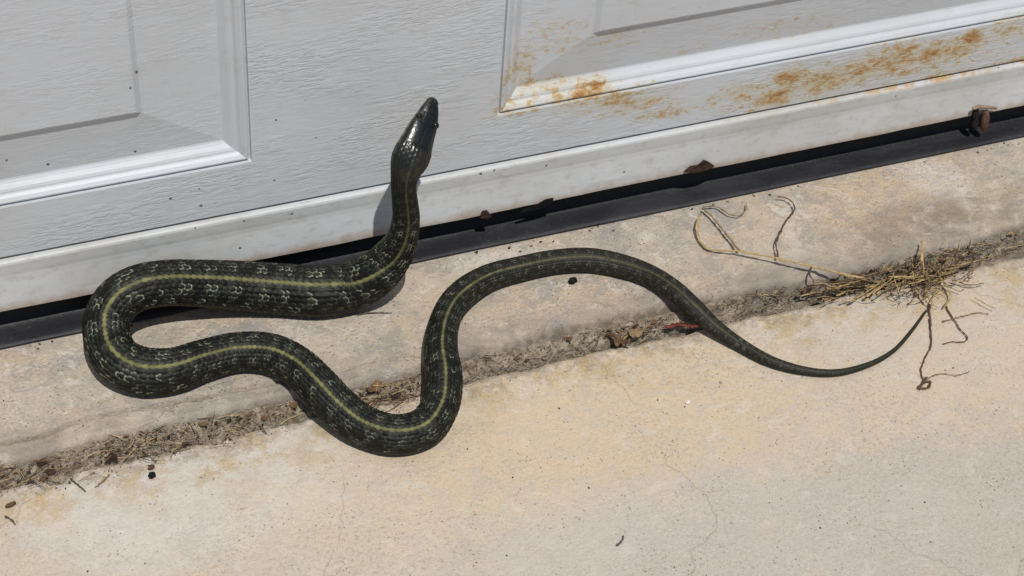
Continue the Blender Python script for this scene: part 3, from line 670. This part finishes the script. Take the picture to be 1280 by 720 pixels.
tag(stem_obj('twig', [(447, 393), (465, 391), (490, 391)], .0004, .0003, mTwig), 'fine brown twig on the slab beside the raised coil', 'twig')
tag(stem_obj('twig', [(771, 682), (776, 677), (780, 670)], .0006, .0004, mMud), 'tiny dark twig on the open driveway concrete', 'twig')
def pellet(px, py, a_, b_, mat, label, cat, rot=.3, seed=3):
    q = hit((px, py), 2, 0); z = ground_z(q[0], q[1]); q = hit((px, py), 2, z + b_ * .7)
    return tag(ellipsoid('pellet' if cat == 'pellet' else 'chip', (q[0], q[1], z + b_ * .75), a_, b_, b_, mat, rot, 7, .18, seed), label, cat)
pellet(716, 351, .0028, .0020, mBlackP, 'black pellet on the slab under the arch of the snake', 'pellet')
pellet(190, 594, .0020, .0018, mBlackP, 'round black pellet on the driveway beside the joint litter', 'pellet')
pellet(189, 584, .0020, .0014, mTwig, 'brown pellet touching the joint litter above the round black one', 'pellet', seed=5)
pellet(13, 631, .0028, .0012, mTwig, 'flat brown pellet near the curved dark twig', 'pellet', seed=6)
pellet(860, 503, .0016, .0010, mWhite, 'tiny white chip on the driveway concrete', 'chip', seed=7)
pellet(1090, 451, .0019, .0009, mWhite, 'tiny white chip against the thin tail', 'chip', seed=8)

# scrap wedged over the seal and an insect cocoon on it
tag(slab_poly('leaf_scrap', [(856, 215), (864, 210), (873, 207), (880, 200), (887, 204), (894, 209), (884, 212), (868, 216)], .0045, .0012, mLeafD, .0008), 'dark brown leaf scrap stuck along the top of the rubber seal', 'leaf')
tag(slab_poly('dirt_clod', [(601, 273), (604, 267), (610, 265), (614, 270), (611, 275)], .0045, .002, mLeafD, .0006), 'small dark clod stuck where retainer and seal meet', 'dirt clod')
cp = hit((1230, 150), 1, .006)
coc = empty('cocoon', (cp[0], cp[1], cp[2] - .008)); tag(coc, 'brown dry insect cocoon hanging on the black rubber seal', 'cocoon')
def lathe(name, p0, p1, prof, mat):
    p0, p1 = np.array(p0), np.array(p1); P = p0 + (p1 - p0) * np.linspace(0, 1, len(prof))[:, None]; V, F = tube_geo(P, prof, 9); return mesh_obj(name, V, F, mat, smooth=True)
under(lathe('case', hit((1233, 138), 1, .004), hit((1229, 163), 1, .004), [.0010, .0022, .0028, .0030, .0029, .0023, .0012], plain('cocoon_case', (104, 80, 66), var=.5, scale=500)), coc)
under(lathe('husk', hit((1220, 136), 1, .006), hit((1217, 162), 1, .006), [.0014, .0022, .0026, .0020, .0028, .0024, .0010], mGrit), coc)
under(stem_obj('tie', [(1216, 137), (1228, 133), (1242, 137)], .0008, .0006, mTwig), coc) if False else None
P = np.array([hit(p, 1, .0035) for p in [(1216, 136), (1224, 133), (1234, 134), (1246, 135)]]); V, F = tube_geo(P, [.0010, .0014, .0012, .0008]); under(mesh_obj('silk_tie', V, F, plain('silk', (150, 128, 108))), coc)

# mud specks on the door
Vs, Fs = [], []
def blob_at(p, r, squash, r_):
    k = len(Vs); n = 6
    for j in range(n):
        l_ = 2 * math.pi * j / n; q = r * r_.uniform(.7, 1.2); Vs.append((p[0] + q * math.cos(l_), p[1], p[2] + q * math.sin(l_)))
    Vs.append((p[0], p[1] - squash, p[2]))
    for j in range(n): Fs.append((k + j, k + (j + 1) % n, k + n))
r_ = np.random.default_rng(5); bpy.context.view_layer.update(); dg = bpy.context.evaluated_depsgraph_get()
for px, py, y in [(213, 248, D0), (249, 236, D0), (251, 257, D0), (305, 276, .0102), (365, 267, .0102), (343, 225, D0), (244, 285, .0102), (601, 217, .0102), (618, 213, .0102), (683, 207, .0102), (169, 189, .0175), (60, 205, .0175), (8, 200, .018), (170, 90, .0143), (163, 110, .0143), (345, 150, D0), (395, 172, D0), (300, 310, .0085), (1248, 85, .0102), (1120, 120, .0102), (780, 215, .009)]:
    ok, loc_, nn, fi, ob, mx = scene.ray_cast(dg, Vector(CAM), Vector(ray((px, py))))
    blob_at(np.array(loc_) - [0, .00005, 0] if ok else hit((px, py), 1, y), r_.uniform(.0005, .0010), .0004, r_)
specks = mesh_obj('mud_specks', Vs, Fs, mMud); tag(specks, 'scattered dark mud specks dried onto the door face', 'mud specks', kind='stuff')

# ------------------------------------------------------------------ loose litter
Vd, Fd, Md = [], [], []
def add(V, F, mi):
    k = len(Vd); Vd.extend(V); Fd.extend([tuple(i + k for i in f) for f in F]); Md.extend([mi] * len(F))
OCT = np.array([(1, 0, 0), (-1, 0, 0), (0, 1, 0), (0, -1, 0), (0, 0, 1), (0, 0, -1)], float)
OF = [(0, 2, 4), (2, 1, 4), (1, 3, 4), (3, 0, 4), (2, 0, 5), (1, 2, 5), (3, 1, 5), (0, 3, 5)]
def grain(p, r, mi, r_):
    a_ = r_.uniform(0, 6.28); ca_, sa_ = math.cos(a_), math.sin(a_); Q = OCT * r * r_.uniform(.55, 1.3, (6, 1)) * [1.2, .9, .7]
    add([(p[0] + ca_ * q[0] - sa_ * q[1], p[1] + sa_ * q[0] + ca_ * q[1], p[2] + q[2]) for q in Q], OF, mi)
def fibre(p, L, r, mi, r_, rise=.003):
    a_ = r_.normal(.0, .7); n = 5; b_ = r_.normal(0, .5)
    P = [np.array(p)]
    for k in range(n - 1): a_ += b_ / n; P.append(P[-1] + np.array([math.cos(a_) * L / n, math.sin(a_) * L / n * .8, r_.normal(0, rise / n)]))
    P = np.array(P) - (P[-1] - P[0]) / 2; V, F = tube_geo(P, np.linspace(r, r * .5, n), 3); add(V, F[:-2], mi)
def flake(p, r, mi, r_):
    n = 6; a0 = r_.uniform(0, 6.28); V = []
    for j in range(n):
        q = r * r_.uniform(.4, 1.2); l_ = a0 + 2 * math.pi * j / n; V.append((p[0] + 1.5 * q * math.cos(l_), p[1] + q * math.sin(l_), p[2] + r_.uniform(-.0006, .0014)))
    V.append((p[0], p[1], p[2] + .0006)); add(V, [(j, (j + 1) % n, n) for j in range(n)], mi)
dens_x = np.linspace(XA, XB, 400)
px_d = lambda px: hit((px, 610 - .232 * px), 2, 0)[0]
den = .30 + 1.5 * sstep(-dens_x, -px_d(390), -px_d(330)) + 2.0 * np.exp(-((dens_x - px_d(485)) / .018) ** 2) + 1.3 * np.exp(-((dens_x - px_d(795)) / .022) ** 2) + 1.9 * np.exp(-((dens_x - px_d(1090)) / .055) ** 2) + 1.6 * np.exp(-((dens_x - px_d(1180)) / .03) ** 2)
den = den * (.4 + 1.2 * np.clip(fbm(dens_x * 30, 6.6, 3) + .5, 0, 1)); cdf = np.cumsum(den); cdf /= cdf[-1]
r_ = np.random.default_rng(21)
def litter_pos(spread=1.0):
    x = float(np.interp(r_.random(), cdf, dens_x)); b_ = float(band(x)); y0 = float(y_edge(x)) - float(lip_w(x)) + .006; y = y0 - .001 - (b_ + .006) * min(1.3, abs(r_.normal(.45, .33 * spread)))
    uu = (y0 + .001 - y) / (b_ + .008); z = .0050 * max(0, 1 - uu) ** 1.5 + .0006
    return np.array([x, y, max(z, .0006)])
for k in range(4200): grain(litter_pos() + [0, 0, r_.uniform(-.0005, .0014)], float(np.clip(r_.lognormal(-7.95, .45), .0002, .0012)), int(r_.choice([0, 0, 1, 1, 2, 2, 3])), r_)
for k in range(950): fibre(litter_pos(1.1) + [0, 0, r_.uniform(.0002, .0035)], r_.uniform(.004, .020), r_.uniform(.00012, .00032), int(r_.choice([0, 2, 2, 2, 3, 4])), r_)
for k in range(90): flake(litter_pos() + [0, 0, .0015], r_.uniform(.0008, .0022), int(r_.choice([2, 2, 5, 6, 6, 3])), r_)
lit = mesh_obj('joint_litter', Vd, Fd, [mGrit, mStone, mTwig, mStraw2, mStraw, mLeaf, mLeafD], fmat=Md)
tag(lit, 'dry grass fibres, grit and leaf crumbs caught along the concrete joint', 'litter', kind='stuff')
Vd, Fd, Md = [], [], []
for k in range(520):
    x = r_.uniform(-.5, .6); y = r_.uniform(-.5, -.004); z = LIP if y > -.072 else 0.0
    if -.112 < y < -.066: continue
    grain((x, y, z + .0002), float(np.clip(r_.lognormal(-7.95, .45), .0002, .0011)), int(r_.choice([0, 0, 1, 2, 3])), r_)
for k in range(60):
    x = r_.uniform(-.45, .5); y = -abs(r_.normal(.0, .003)) - .0005; grain((x, y, LIP + .0004), r_.uniform(.0004, .0012), int(r_.choice([0, 2, 3])), r_)
gr = mesh_obj('loose_grit', Vd, Fd, [mGrit, mStone, mTwig, mStraw2], fmat=Md); tag(gr, 'fine loose grit scattered over the concrete', 'grit', kind='stuff')
